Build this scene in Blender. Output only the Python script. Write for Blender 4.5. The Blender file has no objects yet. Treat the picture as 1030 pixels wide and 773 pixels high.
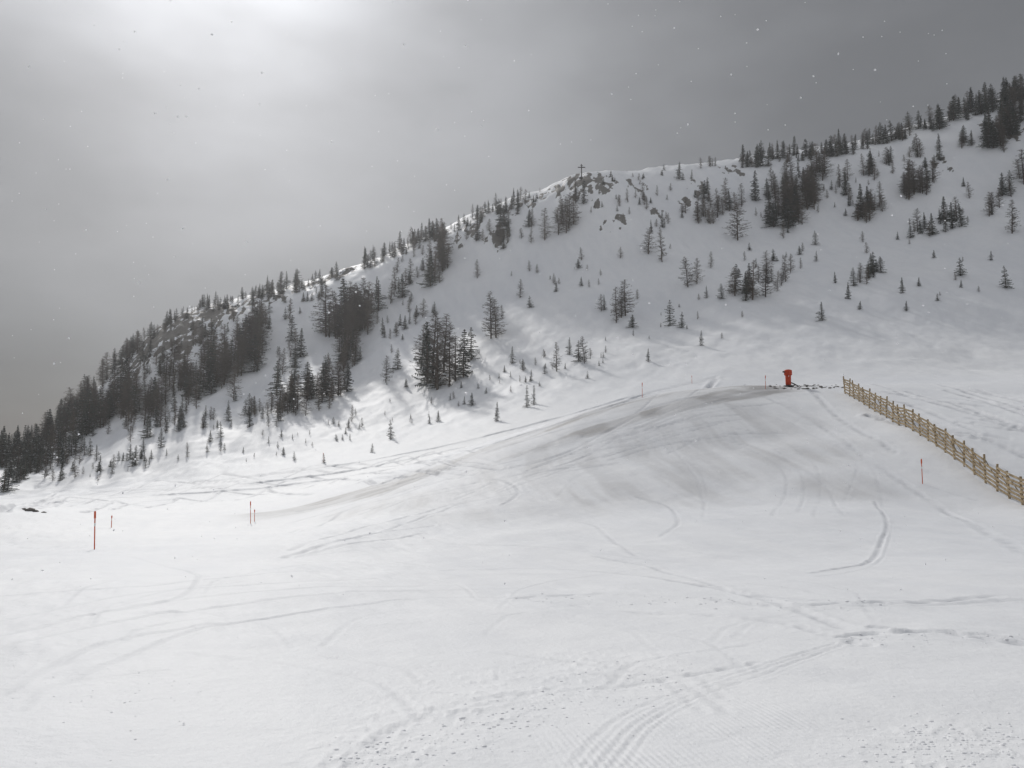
import bpy, math, random
import numpy as np
from mathutils import Vector, Matrix
random.seed(7); rng=np.random.default_rng(7)
F=763.0; CX=515.0; CY=386.5; HOR=445.0
TH=math.atan((HOR-CY)/F)
scene=bpy.context.scene
COL=scene.collection

# ---------------------------------------------------------------- helpers
def ray(u,v):
    s=(u-CX)/F; t=(CY-v)/F
    a=s/(math.cos(TH)-t*math.sin(TH))
    q=math.tan(TH+math.atan(t))
    return a,q
def pchip(x,y,xq):
    x=np.asarray(x,float); y=np.asarray(y,float)
    h=np.diff(x); d=np.diff(y)/h
    m=np.zeros(len(x))
    for i in range(1,len(x)-1):
        if d[i-1]*d[i]>0:
            w1=2*h[i]+h[i-1]; w2=h[i]+2*h[i-1]
            m[i]=(w1+w2)/(w1/d[i-1]+w2/d[i])
    m[0]=d[0]; m[-1]=d[-1]
    k=np.clip(np.searchsorted(x,xq)-1,0,len(x)-2)
    tt=np.clip((xq-x[k])/h[k],0,1)
    h00=2*tt**3-3*tt**2+1; h10=tt**3-2*tt**2+tt; h01=-2*tt**3+3*tt**2; h11=tt**3-tt**2
    return h00*y[k]+h10*h[k]*m[k]+h01*y[k+1]+h11*h[k]*m[k+1]
def vnoise(x,y,seed=0):
    xi=np.floor(x).astype(np.int64); yi=np.floor(y).astype(np.int64)
    xf=x-xi; yf=y-yi
    def hsh(a,b):
        n=(a*374761393+b*668265263+seed*974634777)&0xFFFFFFFF
        n=((n^(n>>13))*1274126177)&0xFFFFFFFF
        n=(n^(n>>16))&0xFFFFFFFF
        return n/4294967295.0
    sx=xf*xf*xf*(xf*(xf*6-15)+10); sy=yf*yf*yf*(yf*(yf*6-15)+10)
    a=hsh(xi,yi); b=hsh(xi+1,yi); c=hsh(xi,yi+1); d=hsh(xi+1,yi+1)
    return (a*(1-sx)+b*sx)*(1-sy)+(c*(1-sx)+d*sx)*sy-0.5
def fbm(x,y,o=4,seed=0):
    s=0; amp=1.0
    for i in range(o):
        s=s+amp*vnoise(x*2**i+17.3*i,y*2**i-9.1*i,seed+i); amp*=0.5
    return s
def sst(a,b,x):
    t=np.clip((x-a)/(b-a),0,1); return t*t*(3-2*t)

# ---------------------------------------------------------------- terrain table: curves across the slope
stages=[
 [(-150,773,5.0),(515,773,5.0),(1150,773,5.0)],
 [(-150,611,14),(515,611,14),(1150,605,14)],
 [(-150,566,30),(250,560,30),(515,553,30),(1030,548,30),(1150,545,30)],
 [(-150,540,45),(0,546,45),(260,540,45),(515,522,45),(800,513,45),(1030,512,45),(1150,505,45)],
 [(-150,508,65),(0,514,65),(130,523,65),(250,525,65),(400,503,65),(515,477,65),(650,458,65),(800,447,65),(909,432,65),(1030,420,65),(1150,410,65)],
 [(-150,500,92),(0,507,92),(130,512,90),(250,508,88),(400,472,88),(515,438,88),(600,412,88),(700,391,88),(793,387,90),(870,387,90),(950,386,90),(1030,384,90),(1150,380,90)],
 [(-150,495,110),(0,503,110),(130,505,110),(250,500,110),(400,468,110),(515,440,110),(600,418,110),(700,398,110),(793,393,110),(900,386,110),(1030,380,110),(1150,372,110)],
 [(-150,492,130),(0,497,130),(200,480,132),(400,447,135),(550,405,140),(620,390,140),(700,373,142),(800,352,150),(900,338,155),(1030,330,160),(1150,326,160)],
 [(-150,480,190),(0,478,195),(100,452,200),(200,408,205),(300,385,210),(400,355,212),(500,320,215),(600,285,215),(700,268,220),(800,252,225),(900,236,225),(1030,215,222),(1150,200,220)],
 [(-150,476,230),(0,463,240),(50,438,250),(90,398,262),(130,358,270),(165,327,278),(200,310,285),(280,295,290),(360,270,290),(420,245,290),(480,220,290),(540,197,290),(585,179,285),(640,176,290),(700,168,295),(760,162,300),(850,151,300),(900,138,295),(960,119,290),(1000,106,285),(1030,96,280),(1150,60,270)],
]
back_r=[5,14,30,45,65,90,110,135,200,280]
back_z=[-1.3,-0.6,0.5,2,4,7,9,12,16,18]
phis=np.concatenate([np.arange(-180,-45,3.0),np.arange(-45,-38,0.5),np.arange(-38,38,0.1),np.arange(38,45,0.5),np.arange(45,180,3.0)])
phis=np.radians(phis)
rs=[0.4,0.8,1.2,1.7,2.3,2.9]
r=3.4
while r<60: rs.append(r); r*=1.006
while r<130: rs.append(r); r+=0.35
while r<350: rs.append(r); r+=0.9
while r<9000: rs.append(r); r*=1.07
rs=np.array(rs)
NP,NR=len(phis),len(rs)
SR=[];SZ=[]
for si,st in enumerate(stages):
    P=[];R=[];Z=[]
    for (u,v,y) in st:
        a,q=ray(u,v); P.append(math.atan(a)); R.append(y*math.sqrt(1+a*a)); Z.append(q*y)
    P=[-math.pi,-2.0]+P+[2.0,math.pi]
    R=[back_r[si]]*2+R+[back_r[si]]*2; Z=[back_z[si]]*2+Z+[back_z[si]]*2
    SR.append(pchip(P,R,phis)); SZ.append(pchip(P,Z,phis))
SR=np.array(SR);SZ=np.array(SZ)
Zg=np.zeros((NP,NR))
ridge_r=SR[9].copy()
for i in range(NP):
    r_=[0]+list(SR[:,i]); z_=[-1.65]+list(SZ[:,i])
    rr=r_[-1]; zz=z_[-1]
    r_+= [rr+14,rr+60,rr+300,rr+1500,9500]; z_+=[zz-3,zz-30,min(zz-90,-30),-150,-150]
    Zg[i]=pchip(r_,z_,rs)
PH,RR=np.meshgrid(phis,rs,indexing='ij')
X=RR*np.sin(PH); Y=RR*np.cos(PH)
rel=RR-ridge_r[:,None]
wM=sst(125,200,RR)*(1-0.65*np.exp(-(rel/25.0)**2))
Zg+=wM*(4.5*fbm(X/60,Y/60,2,3)+3.3*fbm((X*0.9+Y*0.35)/17,(Y*0.9-X*0.35)/80,3,11)+0.8*fbm(X/9,Y/13,3,21))
wB=sst(118,165,RR)
Zg+=wB*(0.38*fbm(X/3.5,Y/4.5,3,31)+np.exp(-(rel/14.0)**2)*1.6*fbm(X/6,Y/6,3,37))
wF=1-sst(100,150,RR)
Zg+=wF*sst(3,40,RR)*(0.45*fbm(X/14,Y/14,3,41))+wF*0.06*fbm(X/2.6,Y/2.6,3,44)
# wind ripples / sastrugi close by
Zg+=wF*0.020*fbm((X+0.5*Y)/0.5,(Y-0.5*X)/1.6,3,51)*sst(2,6,RR)*(.4+1.2*sst(-.2,.3,fbm(X/5,Y/5,2,53)))

def Hs(x,y,G=None):
    G=Zg if G is None else G
    x=np.asarray(x,float); y=np.asarray(y,float)
    p=np.arctan2(x,y); r=np.hypot(x,y)
    i=np.clip(np.searchsorted(phis,p)-1,0,NP-2); j=np.clip(np.searchsorted(rs,r)-1,0,NR-2)
    fp=np.clip((p-phis[i])/(phis[i+1]-phis[i]),0,1); fr=np.clip((r-rs[j])/(rs[j+1]-rs[j]),0,1)
    return (G[i,j]*(1-fp)+G[i+1,j]*fp)*(1-fr)+(G[i,j+1]*(1-fp)+G[i+1,j+1]*fp)*fr
YS=np.concatenate([np.arange(3,60,0.05),np.arange(60,330,0.25)])
def hit(u,v):
    for k in range(40):
        a,q=ray(u,v)
        h=Hs(a*YS,YS); m=np.nonzero(h>=q*YS)[0]
        if len(m):
            y=YS[m[0]]; return a*y,y,float(h[m[0]])
        v+=2
    y=280; return a*y,y,float(Hs(a*y,y))

# ---------------------------------------------------------------- masks
rock=np.zeros((NP,NR)); 
for (u,v,rm,s) in [(588,181,5.5,.95),(572,183,5,.9),(602,183,5,.9),(560,187,3.5,.8),(545,197,3,.75),(178,326,10,1),(158,338,10,1),(205,319,9,1),(230,312,6,.85),(148,350,7,.95),(190,337,9,.9),(170,345,7,.85),(333,278,5,.9),(318,286,4,.8),(345,274,4,.8),
                 (612,231,2.2,.75),(660,214,2.2,.7),(600,205,2,.7),(700,190,3,.7),(950,165,3,.7),(1008,130,5,.8),(500,240,4,.75),(735,172,4,.7),(640,187,3,.7),(185,350,5,.8),(145,362,5,.8),(250,307,4,.8),(470,234,4,.7),(627,222,2.2,.7),(574,200,2,.7),(525,208,4,.7),(280,298,4,.7),(690,200,3,.65)]:
    x,y,z=hit(u,v)
    d=np.hypot((X-x),(Y-y)*0.8)/rm
    rock=np.maximum(rock,s*np.exp(-d*d*0.8))
rk=sst(0.15,0.6,rock)
rn=fbm(X/1.5,Y/2.6,4,61)
Zg+=rk*(np.abs(fbm(X/4,Y/4,3,66))*2.2-0.5)
rockm=np.clip(rock*1.0+rn*1.5*sst(.05,.3,rock)-0.29,0,1)
def px_mask(pts):
    m=np.zeros((NP,NR))
    for (u,v,rm) in pts:
        x,y,z=hit(u,v); d=np.hypot(X-x,Y-y)/rm; m=np.maximum(m,np.exp(-d*d))
    return m
# wind scoured hard snow: along the roll of the piste (scour) and raked below it (brush)
scour=px_mask([(290,514,5),(330,506,6),(370,496,6),(410,484,6.5),(455,468,7),(500,452,7),(545,438,7),(590,425,7),(635,413,7),(680,402,6.5),(720,395,6),(755,391,5)])
brush=px_mask([(400,505,6),(450,497,8),(500,482,9),(560,470,10),(610,455,10),(660,445,10),(720,425,9),(560,505,7),(640,490,8),(500,515,5),(700,470,7),(760,430,7),(800,455,6),(850,490,4)])
track_shade=np.zeros((NP,NR)); 
def add_track(pts,w,depth,mark,rough=0.0,seed=0):
    global track_shade
    P=[hit(u,v)[:2] for u,v in pts]
    P=np.array(P); t=np.arange(len(P)); tt=np.linspace(0,len(P)-1,len(P)*8)
    px=pchip(t,P[:,0],tt); py=pchip(t,P[:,1],tt)
    pad=w*4
    sel=(X>px.min()-pad)&(X<px.max()+pad)&(Y>py.min()-pad)&(Y<py.max()+pad)
    xs=X[sel]; ys=Y[sel]; D=np.full(xs.shape,1e9)
    for k in range(len(px)-1):
        ax,ay,bx,by=px[k],py[k],px[k+1],py[k+1]
        L=(bx-ax)**2+(by-ay)**2+1e-9
        s=np.clip(((xs-ax)*(bx-ax)+(ys-ay)*(by-ay))/L,0,1)
        D=np.minimum(D,np.hypot(xs-ax-s*(bx-ax),ys-ay-s*(by-ay)))
    g=np.exp(-(D/w)**2); berm=np.exp(-((D-1.7*w)/(0.7*w))**2)
    n=1.0
    if rough>0:
        n=1-rough+rough*2.2*np.clip(vnoise(xs/(w*1.6),ys/(w*1.6),seed)+0.25,0,1)
    n=n*(.3+1.1*np.clip(vnoise(xs/3.0,ys/3.0,seed+7)+.5,0,1))
    Zg[sel]+= -depth*g*n+0.45*depth*berm*n
    track_shade[sel]=np.maximum(track_shade[sel],mark*g*n)
A=add_track
A([(0,640),(130,612),(330,590),(480,588)],.07,.014,.4)
A([(0,652),(140,622),(340,597),(520,592)],.07,.014,.4)
A([(0,700),(100,650),(250,625),(420,603),(560,598)],.06,.012,.4)
A([(60,690),(180,640),(330,612)],.06,.012,.3)
A([(130,560),(200,580),(170,605),(60,625)],.06,.012,.35)
A([(0,600),(150,590),(300,575),(420,570)],.07,.016,.4,.3); A([(0,625),(120,600),(260,588),(380,582)],.07,.014,.4,.3)
A([(520,602),(600,598),(700,602),(800,610),(890,606),(1000,600)],.12,.045,1,.85,5)
A([(520,602),(590,612),(680,618),(790,628),(870,650)],.10,.035,.8,.85,6)
A([(445,574),(520,572),(620,577),(700,588),(780,606),(850,632)],.12,.035,.8,.6,7)
A([(600,560),(660,572),(720,590),(800,603),(900,607),(1030,604)],.12,.03,.6,.5,8)
A([(815,577),(860,570),(885,550),(892,525),(880,505)],.09,.04,.9,.5,3)
A([(822,580),(868,573),(892,552),(897,525)],.05,.02,.4,.4,4)
A([(640,500),(672,510),(682,525),(665,540)],.12,.025,.5,.5,5)
A([(470,482),(510,485),(522,495),(505,508)],.18,.035,.7,.4,5)
A([(850,640),(930,636),(1030,650)],.10,.04,.8,.9,9)
A([(880,632),(960,640),(1030,644)],.08,.03,.6,.9,10)
for k in range(5):
    A([(575+k*13,773),(605+k*12,738),(655+k*11,708),(730+k*10,682),(840+k*6,648)],.03,.008,.25,.5,110+k)
A([(350,773),(410,728),(520,700),(640,690),(760,668)],.06,.012,.35,.95,12)
A([(330,773),(395,735),(480,712),(560,692)],.05,.012,.3,.95,13)
A([(770,400),(820,425),(870,460),(930,500),(1000,540),(1030,556)],.25,.05,.4,.7,14)
A([(815,392),(850,425),(900,455)],.3,.07,.5,.7,15)
A([(640,432),(700,410),(770,395)],.2,.04,.5); A([(560,470),(620,450),(700,440)],.2,.04,.5)
A([(330,520),(420,490),(520,470),(640,420)],.25,.05,.7); A([(300,515),(400,488),(500,452),(600,425),(700,400)],.25,.05,.9)
A([(700,440),(760,450),(820,480),(850,520)],.12,.02,.35,.5,4); A([(560,500),(580,480),(640,465),(720,470)],.12,.02,.4,.5,4)
A([(420,520),(520,515),(600,530),(640,560)],.12,.02,.4,.5,4); A([(300,560),(420,548),(560,552),(680,566)],.12,.02,.4,.5,4)
for k in range(24):   # random ski arcs over the whole piste
    u0=rng.uniform(80,900); v0=rng.uniform(530,680); s=rng.choice([-1,1]); L0=rng.uniform(60,150)*(v0-420)/130
    A([(u0,v0),(u0+s*L0*.4,v0+L0*.05),(u0+s*L0*.75,v0+L0*.13),(u0+s*L0*.9,v0+L0*.26)],.05,.008,.28,.5,130+k)
for k,(o) in enumerate([0,7,13]):
    A([(0,512+o*.3),(60,500+o*.4),(150,490+o*.7),(270,478+o),(380,462+o),(470,444+o*.8),(560,421+o*.5),(640,398+o*.3),(720,380+o*.2)],.5,.25,.8,.3,20+k)
for k in range(34):
    u0=rng.uniform(20,440); v0=507-(u0)*0.085+rng.uniform(-6,18)
    A([(u0,v0),(u0+30,v0-9+rng.uniform(-4,2)),(u0+75,v0-7+rng.uniform(-6,3))],.3,.13,.9,.3,40+k)
for k in range(20):
    u0=rng.uniform(860,1000); v0=rng.uniform(383,430)
    A([(u0,v0),(u0+40,v0+5+rng.uniform(0,10)),(u0+110,v0+14+rng.uniform(0,30))],.3,.13,1,.6,60+k)
for k in range(44):
    u0=rng.uniform(280,680); v0=520-(u0-300)*0.27+rng.uniform(-12,40)
    A([(u0,v0),(u0+50,v0-17+rng.uniform(-4,6)),(u0+120,v0-36+rng.uniform(-8,16))],.16,.04,.8,.4,80+k)
for k in range(7):   # a few long faint arcs below the crest
    u0=rng.uniform(560,780); v0=rng.uniform(405,440); s=rng.uniform(50,150)
    A([(u0,v0),(u0+s*.6,v0+rng.uniform(12,26)),(u0+s,v0+rng.uniform(40,60)),(u0+s*rng.uniform(.95,1.2),v0+rng.uniform(75,110))],.12,.014,.3,.6,160+k)
chz=np.zeros((NP,NR))
for (u,v,rm) in [(560,680,1.0),(500,690,.9),(440,715,.8),(390,745,.6),(360,770,.4),(960,745,.5),(1010,755,.5),(920,770,.35),(600,668,.9)]:
    x,y,z=hit(u,v); d=np.hypot(X-x,Y-y)/rm; chz=np.maximum(chz,np.exp(-d*d))
Zg+=chz*0.035*np.clip(fbm(X/0.10,Y/0.11,3,71)-.1,0.0,1)
groom=sst(.9,1.3,X+.16*Y)*(1-sst(3.0,3.4,X+.16*Y))*(1-sst(5.5,7.5,Y))*sst(2,3,Y)

# ---------------------------------------------------------------- build terrain mesh
verts=np.zeros((NP*NR+1,3)); verts[:-1,0]=X.ravel(); verts[:-1,1]=Y.ravel(); verts[:-1,2]=Zg.ravel(); verts[-1]=(0,0,-1.65)
ii,jj=np.meshgrid(np.arange(NP),np.arange(NR-1),indexing='ij')
i2=(ii+1)%NP
quads=np.stack([ii*NR+jj,i2*NR+jj,i2*NR+jj+1,ii*NR+jj+1],-1).reshape(-1,4)
ti=np.arange(NP); tris=np.stack([np.full(NP,NP*NR),((ti+1)%NP)*NR,ti*NR],-1)
me=bpy.data.meshes.new("snow_terrain")
nq,nt=len(quads),len(tris)
me.vertices.add(len(verts)); me.vertices.foreach_set("co",verts.ravel())
loops=np.concatenate([quads.ravel(),tris.ravel()]).astype(np.int32)
me.loops.add(len(loops)); me.loops.foreach_set("vertex_index",loops)
me.polygons.add(nq+nt)
ls=np.concatenate([np.arange(nq)*4,nq*4+np.arange(nt)*3]).astype(np.int32)
me.polygons.foreach_set("loop_start",ls)
me.polygons.foreach_set("use_smooth",np.ones(nq+nt,bool))
me.update(calc_edges=True)
def addattr(n,arr):
    a=me.attributes.new(n,'FLOAT','POINT'); a.data.foreach_set("value",np.append(arr.ravel(),0).astype(np.float32))
# natural variation of snow age / crust, stored per vertex (cheap to shade)
bigv=np.clip(.5+.7*fbm(X/28,Y/28,4,91)+.35*fbm((X+.3*Y)/1.2,(Y-.3*X)/5,4,93),0,1); patchv=np.clip(.5+.9*fbm(X/6,Y/6,4,95),0,1)
th=math.radians(26); U=(X*math.cos(th)+Y*math.sin(th)); V=(-X*math.sin(th)+Y*math.cos(th))
wob=2.0*fbm(X/9,Y/9,2,97)
st1=fbm(U/18,(V+wob)/2.2,6,101); st2=fbm((X+.10*Y+wob*.6)/1.0,(Y)/15,6,107)
scv=sst(.1,.8,scour)*(.25+.75*sst(-.30,.22,st1))*(.55+.45*sst(.3,.6,patchv))
brv=sst(.1,.9,brush)*(.14+.32*sst(-.4,.45,st2)*(.5+.5*sst(.25,.75,patchv)))
dirty=np.maximum(scv,brv)
addattr("rock",rockm); addattr("crust",dirty); addattr("age",bigv); addattr("track_shade",np.clip(track_shade,0,1)*(.35+.65*patchv)); addattr("groom",groom)
ter=bpy.data.objects.new("snowy_ground",me); COL.objects.link(ter)

# ---------------------------------------------------------------- materials
class NT:
    def __init__(s,m): s.t=m.node_tree; s.n=s.t.nodes; s.l=s.t.links
    def add(s,ty,**k):
        n=s.n.new(ty)
        for a,b in k.items(): setattr(n,a,b)
        return n
    def math(s,op,a,b=None,clamp=False):
        n=s.n.new('ShaderNodeMath'); n.operation=op; n.use_clamp=clamp
        for i,x in enumerate([a,b]):
            if x is None: continue
            if isinstance(x,(int,float)): n.inputs[i].default_value=x
            else: s.l.new(x,n.inputs[i])
        return n.outputs[0]
    def mix(s,f,a,b):
        n=s.n.new('ShaderNodeMix'); n.data_type='RGBA'
        for i,x in ((0,f),(6,a),(7,b)):
            if isinstance(x,(int,float)): n.inputs[i].default_value=x
            elif isinstance(x,tuple): n.inputs[i].default_value=(*x,1)
            else: s.l.new(x,n.inputs[i])
        return n.outputs[2]
    def noise(s,vec,scale,detail=4,rough=.55,dist=0):
        n=s.n.new('ShaderNodeTexNoise'); n.inputs['Scale'].default_value=scale; n.inputs['Detail'].default_value=detail; n.inputs['Roughness'].default_value=rough; n.inputs['Distortion'].default_value=dist
        s.l.new(vec,n.inputs['Vector']); return n.outputs['Fac']
    def mapr(s,x,a,b,c=0,d=1):
        n=s.n.new('ShaderNodeMapRange'); n.interpolation_type='SMOOTHSTEP'
        s.l.new(x,n.inputs[0])
        for i,q in enumerate((a,b,c,d)): n.inputs[i+1].default_value=q
        return n.outputs[0]
    def mapping(s,vec,rot,sc):
        n=s.n.new('ShaderNodeMapping'); s.l.new(vec,n.inputs[0]); n.inputs['Rotation'].default_value=rot; n.inputs['Scale'].default_value=sc
        return n.outputs[0]
def newmat(name):
    m=bpy.data.materials.new(name); m.use_nodes=True
    return m,NT(m),m.node_tree.nodes['Principled BSDF']
mS,N,B=newmat("wind_packed_snow")
co=N.add('ShaderNodeTexCoord').outputs['Object']
def attr(n):
    a=N.add('ShaderNodeAttribute'); a.attribute_name=n; return a.outputs['Fac']
aR,aC,aA,aT,aG=attr("rock"),attr("crust"),attr("age"),attr("track_shade"),attr("groom")
med=N.noise(co,.8,3,.6); fine=N.noise(co,12,4,.7)
base=N.mix(aA,(.755,.77,.80),(.87,.875,.885))
base=N.mix(N.math('MULTIPLY',N.mapr(med,.45,.75),.2),base,(.70,.71,.74))
base=N.mix(N.math('MULTIPLY',N.mapr(fine,.5,.75),.18),base,(.62,.63,.66))
base=N.mix(N.math('MULTIPLY',aC,.95),base,(.37,.36,.355))
base=N.mix(aT,base,(.45,.46,.49))  # tracks darkened in the colour, standing in for the shading of disturbed snow
rf=N.mapr(N.math('MULTIPLY',aR,N.mapr(med,.3,.7,.5,1.8)),.20,.32)
rcol=N.mix(N.mapr(fine,.35,.65),(.05,.045,.04),(.24,.225,.20))
base=N.mix(rf,base,rcol)
N.l.new(base,B.inputs['Base Color']); B.inputs['Roughness'].default_value=.65
B.inputs['Specular IOR Level'].default_value=.35
sep=N.add('ShaderNodeSeparateXYZ'); N.l.new(co,sep.inputs[0])
gx=N.math('ADD',sep.outputs[0],N.math('MULTIPLY',sep.outputs[1],.16))
cord=N.math('MULTIPLY',N.math('SINE',N.math('MULTIPLY',gx,2*math.pi/.05)),N.math('MULTIPLY',N.math('MULTIPLY',aG,N.mapr(med,.35,.6)),.003))
hgt=N.math('ADD',N.math('MULTIPLY',med,.07),N.math('MULTIPLY',fine,.018))
hgt=N.math('ADD',hgt,cord)
bp=N.add('ShaderNodeBump'); bp.inputs['Strength'].default_value=.8; bp.inputs['Distance'].default_value=1.0
N.l.new(hgt,bp.inputs['Height']); N.l.new(bp.outputs[0],B.inputs['Normal'])
me.materials.append(mS)

def simple(name,c1,c2,scale=8,rough=.8,rand=True):
    m,N,B=newmat(name)
    if rand:   # cheap per-tree tint
        oi=N.add('ShaderNodeObjectInfo'); c=N.mix(oi.outputs['Random'],c1,c2)
    else:
        co=N.add('ShaderNodeTexCoord').outputs['Object']
        c=N.mix(N.mapr(N.noise(co,scale,3),.3,.7),c1,c2)
    N.l.new(c,B.inputs['Base Color']); B.inputs['Roughness'].default_value=rough
    B.inputs['Specular IOR Level'].default_value=.2
    return m
m_need=simple("spruce_needles",(.042,.052,.045),(.08,.09,.072))
m_bark=simple("conifer_bark",(.07,.057,.048),(.13,.105,.085))
m_twig=simple("larch_twigs",(.085,.073,.06),(.16,.135,.11))
m_sn=simple("snow_on_branches",(.75,.77,.8),(.85,.86,.88))
m_wood=simple("weathered_fence_wood",(.24,.18,.11),(.42,.33,.21),3,.85,False)
m_or=simple("orange_paint",(.62,.10,.03),(.72,.14,.04),5,.5,False)
m_red=simple("red_orange_padding",(.45,.05,.02),(.58,.08,.03),3,.6,False)
m_dark=simple("dark_metal",(.03,.03,.03),(.06,.055,.05),5,.5,False)
m_rk=simple("bare_stone",(.06,.055,.05),(.25,.23,.21),5,.9,False)
m_cl=simple("snow_lump",(.82,.83,.85),(.90,.90,.91),9,.8,False)
m_refl=simple("reflective_band",(.7,.7,.68),(.8,.8,.78),5,.3,False)

class MB:
    def __init__(s): s.v=[];s.f=[];s.m=[]
    def poly(s,pts,mi=0):
        k=len(s.v); s.v+= [tuple(p) for p in pts]; s.f.append(tuple(range(k,k+len(pts)))); s.m.append(mi)
    def tube(s,pts,rads,n=6,mi=0,cap=True):
        k0=len(s.v)
        for i,p in enumerate(pts):
            p=Vector(p); d=(Vector(pts[min(i+1,len(pts)-1)])-Vector(pts[max(i-1,0)])).normalized()
            a=d.orthogonal().normalized(); b=d.cross(a)
            if abs(d.z)>.9: a=Vector((1,0,0)); b=d.cross(a).normalized(); a=b.cross(d)
            for j in range(n):
                t=2*math.pi*j/n; s.v.append(tuple(p+(a*math.cos(t)+b*math.sin(t))*rads[i]))
        for i in range(len(pts)-1):
            for j in range(n):
                s.f.append((k0+i*n+j,k0+i*n+(j+1)%n,k0+(i+1)*n+(j+1)%n,k0+(i+1)*n+j)); s.m.append(mi)
        if cap:
            s.f.append(tuple(k0+(len(pts)-1)*n+j for j in range(n))); s.m.append(mi)
            s.f.append(tuple(k0+n-1-j for j in range(n))); s.m.append(mi)
    def box(s,c,ax,ay,az,mi=0):
        c=Vector(c);ax=Vector(ax);ay=Vector(ay);az=Vector(az)
        k=len(s.v)
        for a,b,d in [(-1,-1,-1),(1,-1,-1),(1,1,-1),(-1,1,-1),(-1,-1,1),(1,-1,1),(1,1,1),(-1,1,1)]:
            s.v.append(tuple(c+ax*a+ay*b+az*d))
        for f in [(0,3,2,1),(4,5,6,7),(0,1,5,4),(1,2,6,5),(2,3,7,6),(3,0,4,7)]:
            s.f.append(tuple(k+q for q in f)); s.m.append(mi)
    def mesh(s,name,mats,smooth=False):
        me=bpy.data.meshes.new(name); me.from_pydata(s.v,[],s.f)
        for m in mats: me.materials.append(m)
        me.polygons.foreach_set("material_index",s.m)
        if smooth: me.polygons.foreach_set("use_smooth",[True]*len(s.f))
        me.update(); return me
def link(name,me,parent=None,loc=(0,0,0)):
    o=bpy.data.objects.new(name,me); COL.objects.link(o); o.location=loc
    if parent: o.parent=parent
    return o

# ---------------------------------------------------------------- trees (unit height prototypes)
def spruce(seed):
    R=random.Random(seed); b=MB()
    lean=R.uniform(-.03,.03)
    b.tube([(0,0,-.06),(0,0,.3),(lean,0,.7),(lean*1.3,0,1.0)],[.020,.016,.009,.002],6,1)
    W=R.uniform(.21,.33); nlev=R.randint(16,23); pw=R.uniform(.6,.95); z0=R.uniform(.02,.09)
    gap=[R.uniform(.55,1.15) for _ in range(8)]
    for l in range(nlev):
        t=l/(nlev-1); z=z0+(.98-z0)*t
        nb=R.randint(6,9) if t<.8 else 5
        lv=R.uniform(.75,1.15)
        for k in range(nb):
            if R.random()<.16: continue
            an=2*math.pi*(k+R.random()*.8)/nb+l*1.3
            sec=gap[int((an%6.283)/6.284*8)]
            L=(W*(1-t)**pw+.012)*R.uniform(.6,1.2)*sec*lv
            dx,dy=math.cos(an),math.sin(an); droop=R.uniform(.0,.45)
            ns=max(3,int(L/.026))
            snowy=R.random()<.22
            for s in range(ns):
                q=(s+.6)/ns; px=dx*L*q+lean*t; py=dy*L*q; pz=z-droop*L*q+.15*L*q*q+R.uniform(-.006,.006)
                for w in range(2):
                    a2=an+R.choice([-1,1])*R.uniform(.3,1.2); ln=R.uniform(.028,.052)*(1.2-.4*t)
                    ex,ey=math.cos(a2)*ln,math.sin(a2)*ln; wd=R.uniform(.009,.016)
                    mi=2 if (snowy and R.random()<.4) else 0
                    b.poly([(px-dy*wd,py+dx*wd,pz),(px+dy*wd,py-dx*wd,pz+R.uniform(-.004,.004)),(px+ex,py+ey,pz-R.uniform(0,.02))],mi)
                b.poly([(px-dx*.015,py-dy*.015,pz+.005),(px+dx*.017,py+dy*.017,pz),(px+R.uniform(-.01,.01),py+R.uniform(-.01,.01),pz-R.uniform(.02,.038))],0)
    return b.mesh("spruce_mesh",[m_need,m_bark,m_sn])
def larch(seed):
    R=random.Random(seed); b=MB(); lean=R.uniform(-.05,.05)
    b.tube([(0,0,-.06),(lean*.3,0,.35),(lean*.8,0,.7),(lean,0,1.0)],[.017,.013,.007,.0015],6,1)
    W=R.uniform(.20,.32); NB=115
    for l in range(NB):
        t=(l+R.random())/NB; z=.06+.92*t; an=R.uniform(0,6.283)
        L=(W*(1-t)**.65*min(1,.55+t*2.2)+.015)*R.uniform(.5,1.2)
        dx,dy=math.cos(an),math.sin(an); up=R.uniform(-.1,.5)
        p0=Vector((lean*t,0,z)); p1=p0+Vector((dx*L,dy*L,up*L))
        b.poly([p0+Vector((0,0,.003)),p0-Vector((0,0,.003)),p1],1)
        for s in range(max(5,int(L/.0095))):
            q=R.uniform(.12,1); p=p0.lerp(p1,q); a2=an+R.uniform(-1.3,1.3); ln=R.uniform(.02,.055)
            e=p+Vector((math.cos(a2)*ln,math.sin(a2)*ln,R.uniform(-.03,.035)))
            w=.0028
            b.poly([p+Vector((0,0,w)),p-Vector((0,0,w)),e],0)
            b.poly([p+Vector((-dy*w,dx*w,0)),p-Vector((-dy*w,dx*w,0)),e],0)
    return b.mesh("larch_mesh",[m_twig,m_bark])
SP=[spruce(i) for i in range(9)]; LA=[larch(20+i) for i in range(7)]
forest=bpy.data.objects.new("conifer_forest",None); COL.objects.link(forest)
def put(u,v,hpx,kind,solo=False):
    x,y,z=hit(u,v)
    h=hpx*y/F
    o=bpy.data.objects.new(("spruce_tree" if kind=='s' else "larch_tree") if solo else ("spruce" if kind=='s' else "larch"),random.choice(SP if kind=='s' else LA))
    COL.objects.link(o)
    w=random.uniform(.8,1.25)
    o.location=(x,y,z-.02*h); o.scale=(h*w,h*w,h); o.rotation_euler=(random.uniform(-.05,.05),random.uniform(-.05,.05),random.uniform(0,6.28))
    if not solo: o.parent=forest
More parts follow.
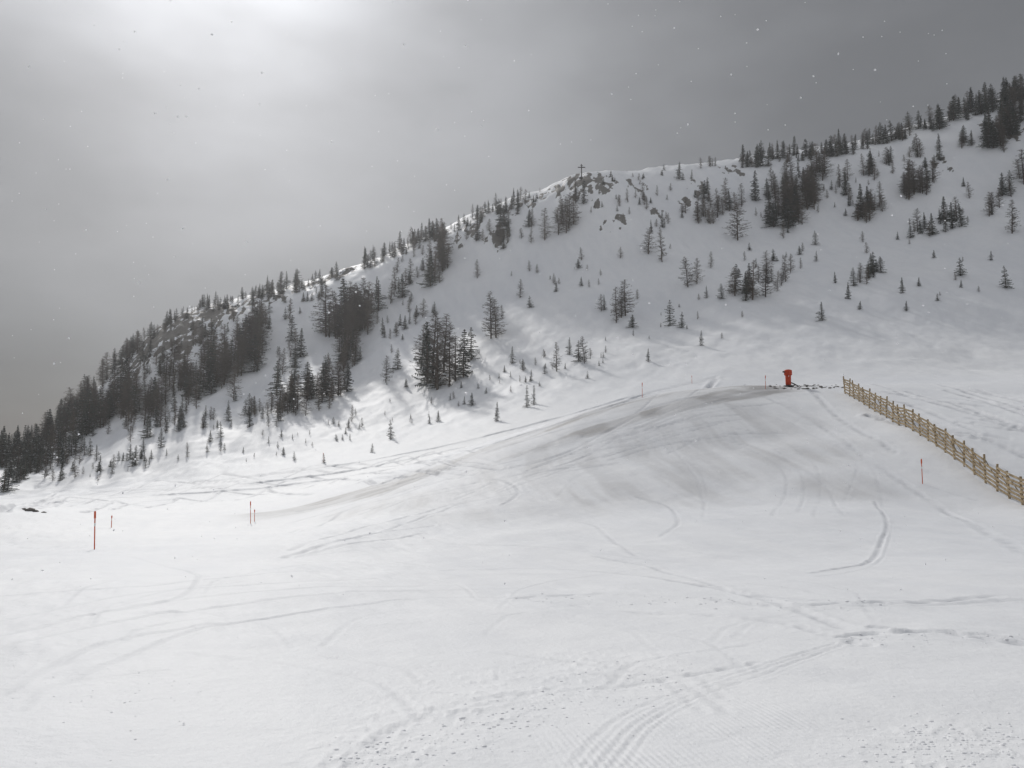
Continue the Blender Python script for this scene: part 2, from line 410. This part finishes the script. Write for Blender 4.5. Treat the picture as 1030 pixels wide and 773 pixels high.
solo=[(827,323,20,'s'),(1012,290,24,'s'),(912,313,11,'s'),(966,278,19,'s'),(908,295,17,'s'),(853,301,18,'s'),(674,328,27,'s'),(686,330,17,'s'),(705,348,16,'s'),(726,301,16,'s'),
(652,364,14,'s'),(588,366,29,'l'),(582,364,22,'s'),(573,357,18,'s'),(560,374,31,'l'),(530,410,23,'s'),(537,407,20,'s'),(500,424,20,'s'),(393,442,20,'s'),(441,424,11,'s'),(475,408,13,'s'),(467,407,9,'s'),
(494,341,50,'l'),(499,340,40,'l'),(440,392,70,'l'),(430,386,64,'s'),(452,388,66,'l'),(466,380,50,'s'),(424,370,46,'l'),(446,375,62,'l'),(435,378,66,'l'),(474,362,34,'s'),(428,380,50,'l'),(438,390,40,'s'),(458,384,48,'l'),(620,325,38,'l'),(629,318,38,'l'),(625,320,30,'l'),(636,330,14,'s'),(652,256,29,'l'),(666,264,38,'l'),(692,289,33,'l'),
(701,286,28,'l'),(770,299,36,'l'),(757,302,42,'l'),(750,303,26,'s'),(790,284,28,'l'),(742,242,42,'l'),(572,230,38,'l'),(577,226,30,'l'),(548,242,34,'l'),(711,300,13,'s'),(585,262,14,'l'),(515,366,18,'s'),(548,376,10,'s'),(591,381,8,'s'),
(1018,235,36,'l'),(995,218,26,'l'),(975,200,18,'l'),(958,230,28,'s'),(916,240,14,'s'),(924,288,9,'s'),(868,244,12,'l'),(624,260,12,'l'),(715,270,18,'l'),(388,385,28,'l'),(400,372,22,'s'),(354,425,18,'l'),(352,443,7,'s'),(326,466,10,'s'),(296,463,9,'s'),(374,455,9,'s'),(270,430,14,'l'),(222,440,16,'s'),
(136,468,20,'s'),(100,474,16,'s'),(162,450,20,'s'),(148,440,22,'s'),(176,424,22,'l'),(205,430,16,'s'),(285,458,8,'s'),(505,320,14,'l'),(523,300,20,'l'),(480,280,20,'l'),(865,312,9,'s'),(840,285,12,'s'),(997,262,10,'s')]
for s in solo: put(*s,solo=True)
clusters=[(0,490,60,455,8,38,14,32,.3),(-60,490,30,450,12,55,20,36,.2),(40,455,110,395,9,44,16,36,.5),(85,438,120,400,9,28,24,46,.8),(110,425,165,400,9,30,18,38,.8),(120,350,140,358,6,12,14,28,.6),
(150,425,200,380,10,30,18,36,.8),(60,480,150,465,8,22,8,18,.2),(30,480,90,440,10,34,14,28,.3),
(180,400,215,360,10,28,16,34,.75),(215,395,260,350,9,40,24,48,.85),(240,370,262,330,6,18,20,44,.85),(220,420,300,410,9,24,12,24,.6),(280,415,340,395,8,34,18,38,.75),
(300,330,290,400,8,14,16,32,.7),(330,340,362,330,7,28,28,56,.88),(345,380,355,310,5,18,24,46,.85),(320,385,360,360,8,16,12,30,.7),(365,330,378,310,4,8,18,36,.7),
(190,345,330,300,9,24,7,17,.3),(140,380,200,340,8,24,10,22,.5),(390,300,450,270,8,20,12,30,.7),(436,292,444,255,4,14,22,46,.85),(470,245,560,225,8,16,10,24,.7),(400,340,420,300,7,6,10,20,.7),
(500,250,520,210,6,12,12,24,.7),(560,235,580,200,5,11,16,30,.8),(780,232,822,195,7,46,18,44,.85),(775,200,830,175,7,24,16,32,.75),(862,225,888,205,5,16,16,36,.8),(700,225,750,205,8,18,14,32,.8),
(910,200,942,185,6,18,18,38,.8),(930,240,962,215,6,12,12,28,.6),(850,296,888,270,5,13,12,24,.5),(745,300,775,280,6,9,18,34,.7),(780,290,800,275,4,5,14,24,.8),(690,180,720,215,7,10,8,22,.6),
(840,200,900,160,9,20,12,28,.65),(925,165,1000,130,10,18,10,24,.5),(1000,150,1030,110,8,34,22,44,.5),(1030,200,1100,110,14,24,22,40,.5),(985,225,1030,180,8,9,12,28,.6),
(590,320,640,300,7,6,10,22,.6),(470,400,540,370,12,8,5,12,.3),(340,440,430,420,8,6,5,12,.2),(520,370,640,350,8,8,5,10,.3),(640,240,700,215,8,8,8,20,.6),(740,270,900,250,12,11,6,16,.4),
(600,215,650,200,8,8,5,10,.4),(160,460,260,440,8,10,6,12,.3),(120,440,220,420,8,20,10,22,.5),(380,340,430,320,10,8,8,18,.6),(540,300,600,250,14,9,6,14,.7),(250,460,460,400,14,20,4,9,.3),(460,400,620,360,12,14,4,9,.3),(620,210,690,180,9,8,8,20,.7)]
for (u0,v0,u1,v1,sp,n,h0,h1,pl) in clusters:
    for k in range(n):
        t=random.random()
        hh=random.uniform(0,1)**1.3*(h1-h0)+h0
        put(u0+(u1-u0)*t+random.gauss(0,sp),v0+(v1-v0)*t+random.gauss(0,sp*.6),hh,'l' if random.random()<pl else 's')
RL=[(p[0],p[1]) for p in stages[9]]
ru=[p[0] for p in RL]; rv=[p[1] for p in RL]
for (a,b,n,h0,h1,pl) in [(-60,60,50,14,30,.2),(60,135,30,14,30,.5),(130,175,14,7,18,.4),(170,270,64,5,14,.1),(268,300,22,8,20,.2),(300,345,18,5,12,.1),(366,385,8,10,25,.1),(385,440,32,7,21,.3),(440,530,42,6,17,.4),(530,560,6,4,8,.3),(612,700,10,4,8,.2),(705,720,5,8,15,.8),(738,850,64,7,21,.2),(850,945,46,8,24,.3),(945,1040,60,10,28,.3),(1040,1120,20,20,32,.3)]:
    for k in range(n):
        u=random.uniform(a,b); put(u,float(np.interp(u,ru,rv))+random.uniform(-3,7),random.uniform(h0,h1),'l' if random.random()<pl else 's')
for k in range(300):
    u=random.uniform(80,1000); rvv=float(np.interp(u,ru,rv)); foot=float(np.interp(u,[0,200,400,550,700,800,1030],[495,475,435,385,350,320,300]))
    t=random.random(); v=rvv+8+(foot-rvv-8)*t**1.4
    if vnoise(np.array([u/60.]),np.array([v/40.]),5)[0]<-.02: continue
    put(u,v,random.uniform(4,10)*(1.25-.4*t),'l' if random.random()<.6 else 's')

# ---------------------------------------------------------------- marker poles
def pole(u,v,hm):
    x,y,z=hit(u,v)
    b=MB(); b.tube([(0,0,-.3),(0,0,hm*.8),(0,0,hm*.94),(0,0,hm)],[.026,.026,.022,.012],10,0)
    b.tube([(0,0,hm*.80),(0,0,hm*.80+.02),(0,0,hm*.97),(0,0,hm*.99)],[.03,.045,.045,.03],10,0)
    b.tube([(0,0,hm*.60),(0,0,hm*.68)],[.03,.03],10,1)
    o=link("piste_marker_pole",b.mesh("piste_marker_pole",[m_or,m_refl],True),None,(x,y,z))
    o.rotation_euler=(random.uniform(-.03,.03),random.uniform(-.03,.03),0)
for (u,v,px) in [(95,553,38),(252,527,22),(928,487,25),(770,392,14),(646,400,15),(112,531,12),(325,465,9),(256,525,12),(696,386,8)]:
    x,y,z=hit(u,v); pole(u,v,px*y/F)

# ---------------------------------------------------------------- wooden snow fence
a1,q1=ray(850,393); P1=np.array([a1*82,82.]); a0,q0=ray(1030,507)
P0=np.array([a0*47,47.]); P0=P0+(P0-P1)/np.linalg.norm(P0-P1)*9
L=np.linalg.norm(P1-P0); npost=int(L/1.5)+1
fence=bpy.data.objects.new("wooden_snow_fence",None); COL.objects.link(fence)
posts=MB(); boards=MB()
dirv=(P1-P0)/L; side=Vector((dirv[1],-dirv[0],0)); prev=None
for k in range(npost):
    p=P0+(P1-P0)*k/(npost-1); z=float(Hs(p[0],p[1])); ln=random.uniform(-.07,.07)
    dv=Vector((dirv[0],dirv[1],0))
    hh=1.85*random.uniform(.93,1.07)
    up=Vector((ln*side.x,ln*side.y,1)).normalized()
    posts.box(Vector((p[0],p[1],z))+up*(hh/2-.2),dv*.06,side*.05,up*(hh/2+.2))
    b0=Vector((p[0],p[1],z))+up*hh*.8+side*.06; e=Vector((p[0],p[1],0))+side*.9; e.z=float(Hs(e.x,e.y))-.1
    posts.tube([tuple(b0),tuple(e)],[.035,.035],5)
    cur=(Vector((p[0],p[1],z)),up)
    if prev:
        for hz in (.26,.53,.80,1.07,1.34,1.60):
            if random.random()<.04: continue
            A_=prev[0]+prev[1]*(hz+random.uniform(-.04,.04))-side*.075; B_=cur[0]+cur[1]*(hz+random.uniform(-.04,.04))-side*.075
            ax=(B_-A_)/2; boards.box((A_+B_)/2,ax*1.02,side*.014,Vector((0,0,.075)))
    prev=cur
link("posts",posts.mesh("posts",[m_wood]),fence); link("boards",boards.mesh("boards",[m_wood]),fence)

# ---------------------------------------------------------------- snow-making hydrant with padding
x,y,z=hit(793,389)
hyd=bpy.data.objects.new("snowmaking_hydrant",None); COL.objects.link(hyd); hyd.location=(x,y,z); 
b=MB(); b.tube([(0,0,-.3),(0,0,.05),(0,0,.12)],[.62,.6,.5],20,0); link("base_plate",b.mesh("base_plate",[m_dark],False),hyd)
b=MB(); b.tube([(0,0,.1),(0,0,.25),(0,0,1.2),(0,0,1.3)],[.26,.30,.32,.28],18,0); link("padded_shaft",b.mesh("padded_shaft",[m_red],True),hyd)
b=MB(); b.tube([(0,0,1.25),(0,0,1.32),(0,0,1.80),(0,0,1.9),(0,0,1.95)],[.34,.44,.44,.38,.2],18,0); link("padded_head",b.mesh("padded_head",[m_red],True),hyd)
b=MB(); b.tube([(-.2,0,1.6),(-.62,-.1,1.7)],[.09,.10],10,0); b.tube([(0,0,.55),(.6,.1,.35),(1.3,.2,.02),(2.6,.1,.05),(4.2,.6,.03)],[.07,.07,.06,.06,.06],8,0); link("hose_and_valve",b.mesh("hose_and_valve",[m_dark],True),hyd)
def lump(b,c,s,R,flat=.7,mi=0):
    k=len(b.v); n=7
    for i,(zz,rr) in enumerate([(-.5,.7),(0,1),(.55,.75)]):
        for j in range(n):
            t=2*math.pi*j/n+i*.4; q=R.uniform(.7,1.25)*rr*s
            b.v.append((c[0]+math.cos(t)*q,c[1]+math.sin(t)*q,c[2]+zz*s*flat*R.uniform(.8,1.2)))
    b.v.append((c[0],c[1],c[2]+s*flat*R.uniform(.8,1.1)))
    for i in range(2):
        for j in range(n): b.f.append((k+i*n+j,k+i*n+(j+1)%n,k+(i+1)*n+(j+1)%n,k+(i+1)*n+j)); b.m.append(mi)
    for j in range(n): b.f.append((k+2*n+j,k+2*n+(j+1)%n,k+3*n)); b.m.append(mi)
R=random.Random(5); b=MB()
for k in range(80):
    u=R.uniform(774,850); xx,yy,zz=hit(u,388+R.uniform(-1,4)); lump(b,(xx,yy,zz),R.uniform(.06,.22),R,.5)
link("exposed_stones",b.mesh("exposed_stones",[m_rk]))
b=MB()
for (u,v,s) in [(30,514,.45),(36,515,.3),(24,513,.25),(44,516,.2)]:
    xx,yy,zz=hit(u,v); lump(b,(xx,yy,zz),s,R,.6)
link("boulder",b.mesh("boulder",[m_rk]))
b=MB()
def clumps(n,uvf,s0,s1):
    for k in range(n):
        u,v=uvf(); xx,yy,zz=hit(u,v); s=R.uniform(s0,s1)*R.choice([.5,.7,1,1.3]); lump(b,(xx,yy,zz-s*.1),s,R,.6)
clumps(420,lambda:(R.gauss(955,50),R.gauss(752,14)),.005,.016)
clumps(320,lambda:(lambda t:(350+t*330+R.gauss(0,25),770-t*95+R.gauss(0,12)))(R.random()),.005,.018)
clumps(100,lambda:(lambda t:(520+t*370+R.gauss(0,8),602+t*8+R.gauss(0,4)))(R.random()),.012,.03)
clumps(60,lambda:(R.uniform(850,1030),642+R.gauss(0,4)),.01,.022)
clumps(160,lambda:(R.uniform(0,1030),R.uniform(620,773)),.003,.010)
clumps(80,lambda:(R.gauss(120,60),R.gauss(700,20)),.003,.010)
link("snow_lumps",b.mesh("snow_lumps",[m_cl],True))

# ---------------------------------------------------------------- summit cross
x,y,z=hit(585,182); z+=.8; b=MB()
b.box((0,0,2.3),(.18,0,0),(0,.18,0),(0,0,2.8)); b.box((0,-.22,3.9),(1.3,0,0),(0,.03,0),(0,0,.18))
b.box((0,-.22,4.6),(.5,0,0),(0,.03,0),(0,0,.09))
for k in range(6): lump(b,(R.uniform(-.6,.6),R.uniform(-.6,.6),.05),.5,R)
link("summit_cross",b.mesh("summit_cross",[m_dark]),None,(x,y,z))

# ---------------------------------------------------------------- falling snow
b=MB()
for k in range(520):
    yy=R.uniform(2.5,16); a,q=ray(R.uniform(-30,1060),R.uniform(-20,600)); s=R.choice([.5,.6,.6,.7,.8,1,1.5])*.0011*yy
    c=Vector((a*yy,yy,q*yy))
    if c.z<float(Hs(c.x,c.y))+.1: continue
    n=6; k0=len(b.v)
    for j in range(n): t=2*math.pi*j/n; b.v.append((c.x+math.cos(t)*s*R.uniform(.6,1.2),c.y+R.uniform(-.3,.3)*s,c.z+math.sin(t)*s*R.uniform(.6,1.2)))
    b.v.append((c.x,c.y-s,c.z)); b.v.append((c.x,c.y+s,c.z))
    for j in range(n):
        b.f.append((k0+j,k0+(j+1)%n,k0+n)); b.m.append(0); b.f.append((k0+(j+1)%n,k0+j,k0+n+1)); b.m.append(0)
mfl,Nf,Bf=newmat("snowflake"); Bf.inputs['Base Color'].default_value=(.9,.9,.92,1); Bf.inputs['Subsurface Weight'].default_value=.6; Bf.inputs['Subsurface Radius'].default_value=(.1,.1,.1)
link("falling_snow",b.mesh("falling_snow",[mfl]))

# ---------------------------------------------------------------- mist volume filling the whole valley
mv=bpy.data.materials.new("mountain_mist"); mv.use_nodes=True; nt=mv.node_tree; nt.nodes.clear()
o_=nt.nodes.new('ShaderNodeOutputMaterial'); vs=nt.nodes.new('ShaderNodeVolumeScatter'); vs.inputs['Density'].default_value=.0003; vs.inputs['Anisotropy'].default_value=.6; vs.inputs['Color'].default_value=(.96,.97,1,1)
nt.links.new(vs.outputs[0],o_.inputs['Volume'])
b=MB(); b.box((0,250,40),(700,0,0),(0,400,0),(0,0,140)); link("mist",b.mesh("mist",[mv]))

# ---------------------------------------------------------------- light and sky
sa,sq=ray(215,-70); sd=Vector((sa,1,sq)).normalized()
elev=math.asin(sd.z); az=math.atan2(sd.x,sd.y)
sl=bpy.data.lights.new("sun","SUN"); sl.energy=2.0; sl.angle=math.radians(2.5); sl.color=(1,.975,.94)
so=bpy.data.objects.new("sun",sl); COL.objects.link(so); so.rotation_euler=(-sd).to_track_quat('-Z','Y').to_euler()
w=bpy.data.worlds.new("World"); scene.world=w; w.use_nodes=True
class W: node_tree=w.node_tree
N=NT(W); bg=w.node_tree.nodes['Background']
g=N.add('ShaderNodeTexCoord').outputs['Generated']
dp=N.add('ShaderNodeVectorMath',operation='DOT_PRODUCT'); N.l.new(g,dp.inputs[0]); dp.inputs[1].default_value=tuple(sd)
dpc=N.math('MAXIMUM',dp.outputs['Value'],0.0)
sp=N.add('ShaderNodeSeparateXYZ'); N.l.new(g,sp.inputs[0])
mpw=N.mapping(g,(0,math.radians(18),0),(1.2,1.2,2.6))
cl=N.noise(mpw,1.9,4,.5)
glow=N.math('ADD',N.math('MULTIPLY',N.math('POWER',dpc,13),.22),N.math('MULTIPLY',N.math('POWER',dpc,80),.52))
base=N.math('ADD',N.mapr(sp.outputs[2],-.05,.40,.105,.20),N.mapr(sp.outputs[2],.50,.95,0,.34))
base=N.math('ADD',base,N.mapr(sp.outputs[1],.2,-.6,0,.06))
tot=N.math('ADD',base,glow)
tot=N.math('MULTIPLY',tot,N.mapr(cl,.3,.7,.77,1.24))
sky=N.add('ShaderNodeTexSky'); sky.sky_type='NISHITA'; sky.sun_disc=False; sky.sun_elevation=elev; sky.sun_rotation=az
cmb=N.add('ShaderNodeVectorMath',operation='SCALE'); cmb.inputs[0].default_value=(.965,.99,1.045); N.l.new(tot,cmb.inputs['Scale'])
ns=N.add('ShaderNodeVectorMath',operation='SCALE'); N.l.new(sky.outputs[0],ns.inputs[0]); ns.inputs['Scale'].default_value=.003
sm=N.add('ShaderNodeVectorMath',operation='ADD'); N.l.new(cmb.outputs[0],sm.inputs[0]); N.l.new(ns.outputs[0],sm.inputs[1])
N.l.new(sm.outputs[0],bg.inputs['Color']); bg.inputs['Strength'].default_value=1.0

# ---------------------------------------------------------------- camera
cam=bpy.data.cameras.new("camera"); co_=bpy.data.objects.new("camera",cam); COL.objects.link(co_)
cam.sensor_width=36; cam.lens=36*F/1030.0; cam.clip_end=20000; cam.clip_start=.1
co_.rotation_euler=(math.pi/2+TH,0,0); scene.camera=co_
scene.view_settings.view_transform='Standard'; scene.view_settings.look='None'; scene.view_settings.exposure=0
print("objects",len(bpy.data.objects),"verts",len(verts))
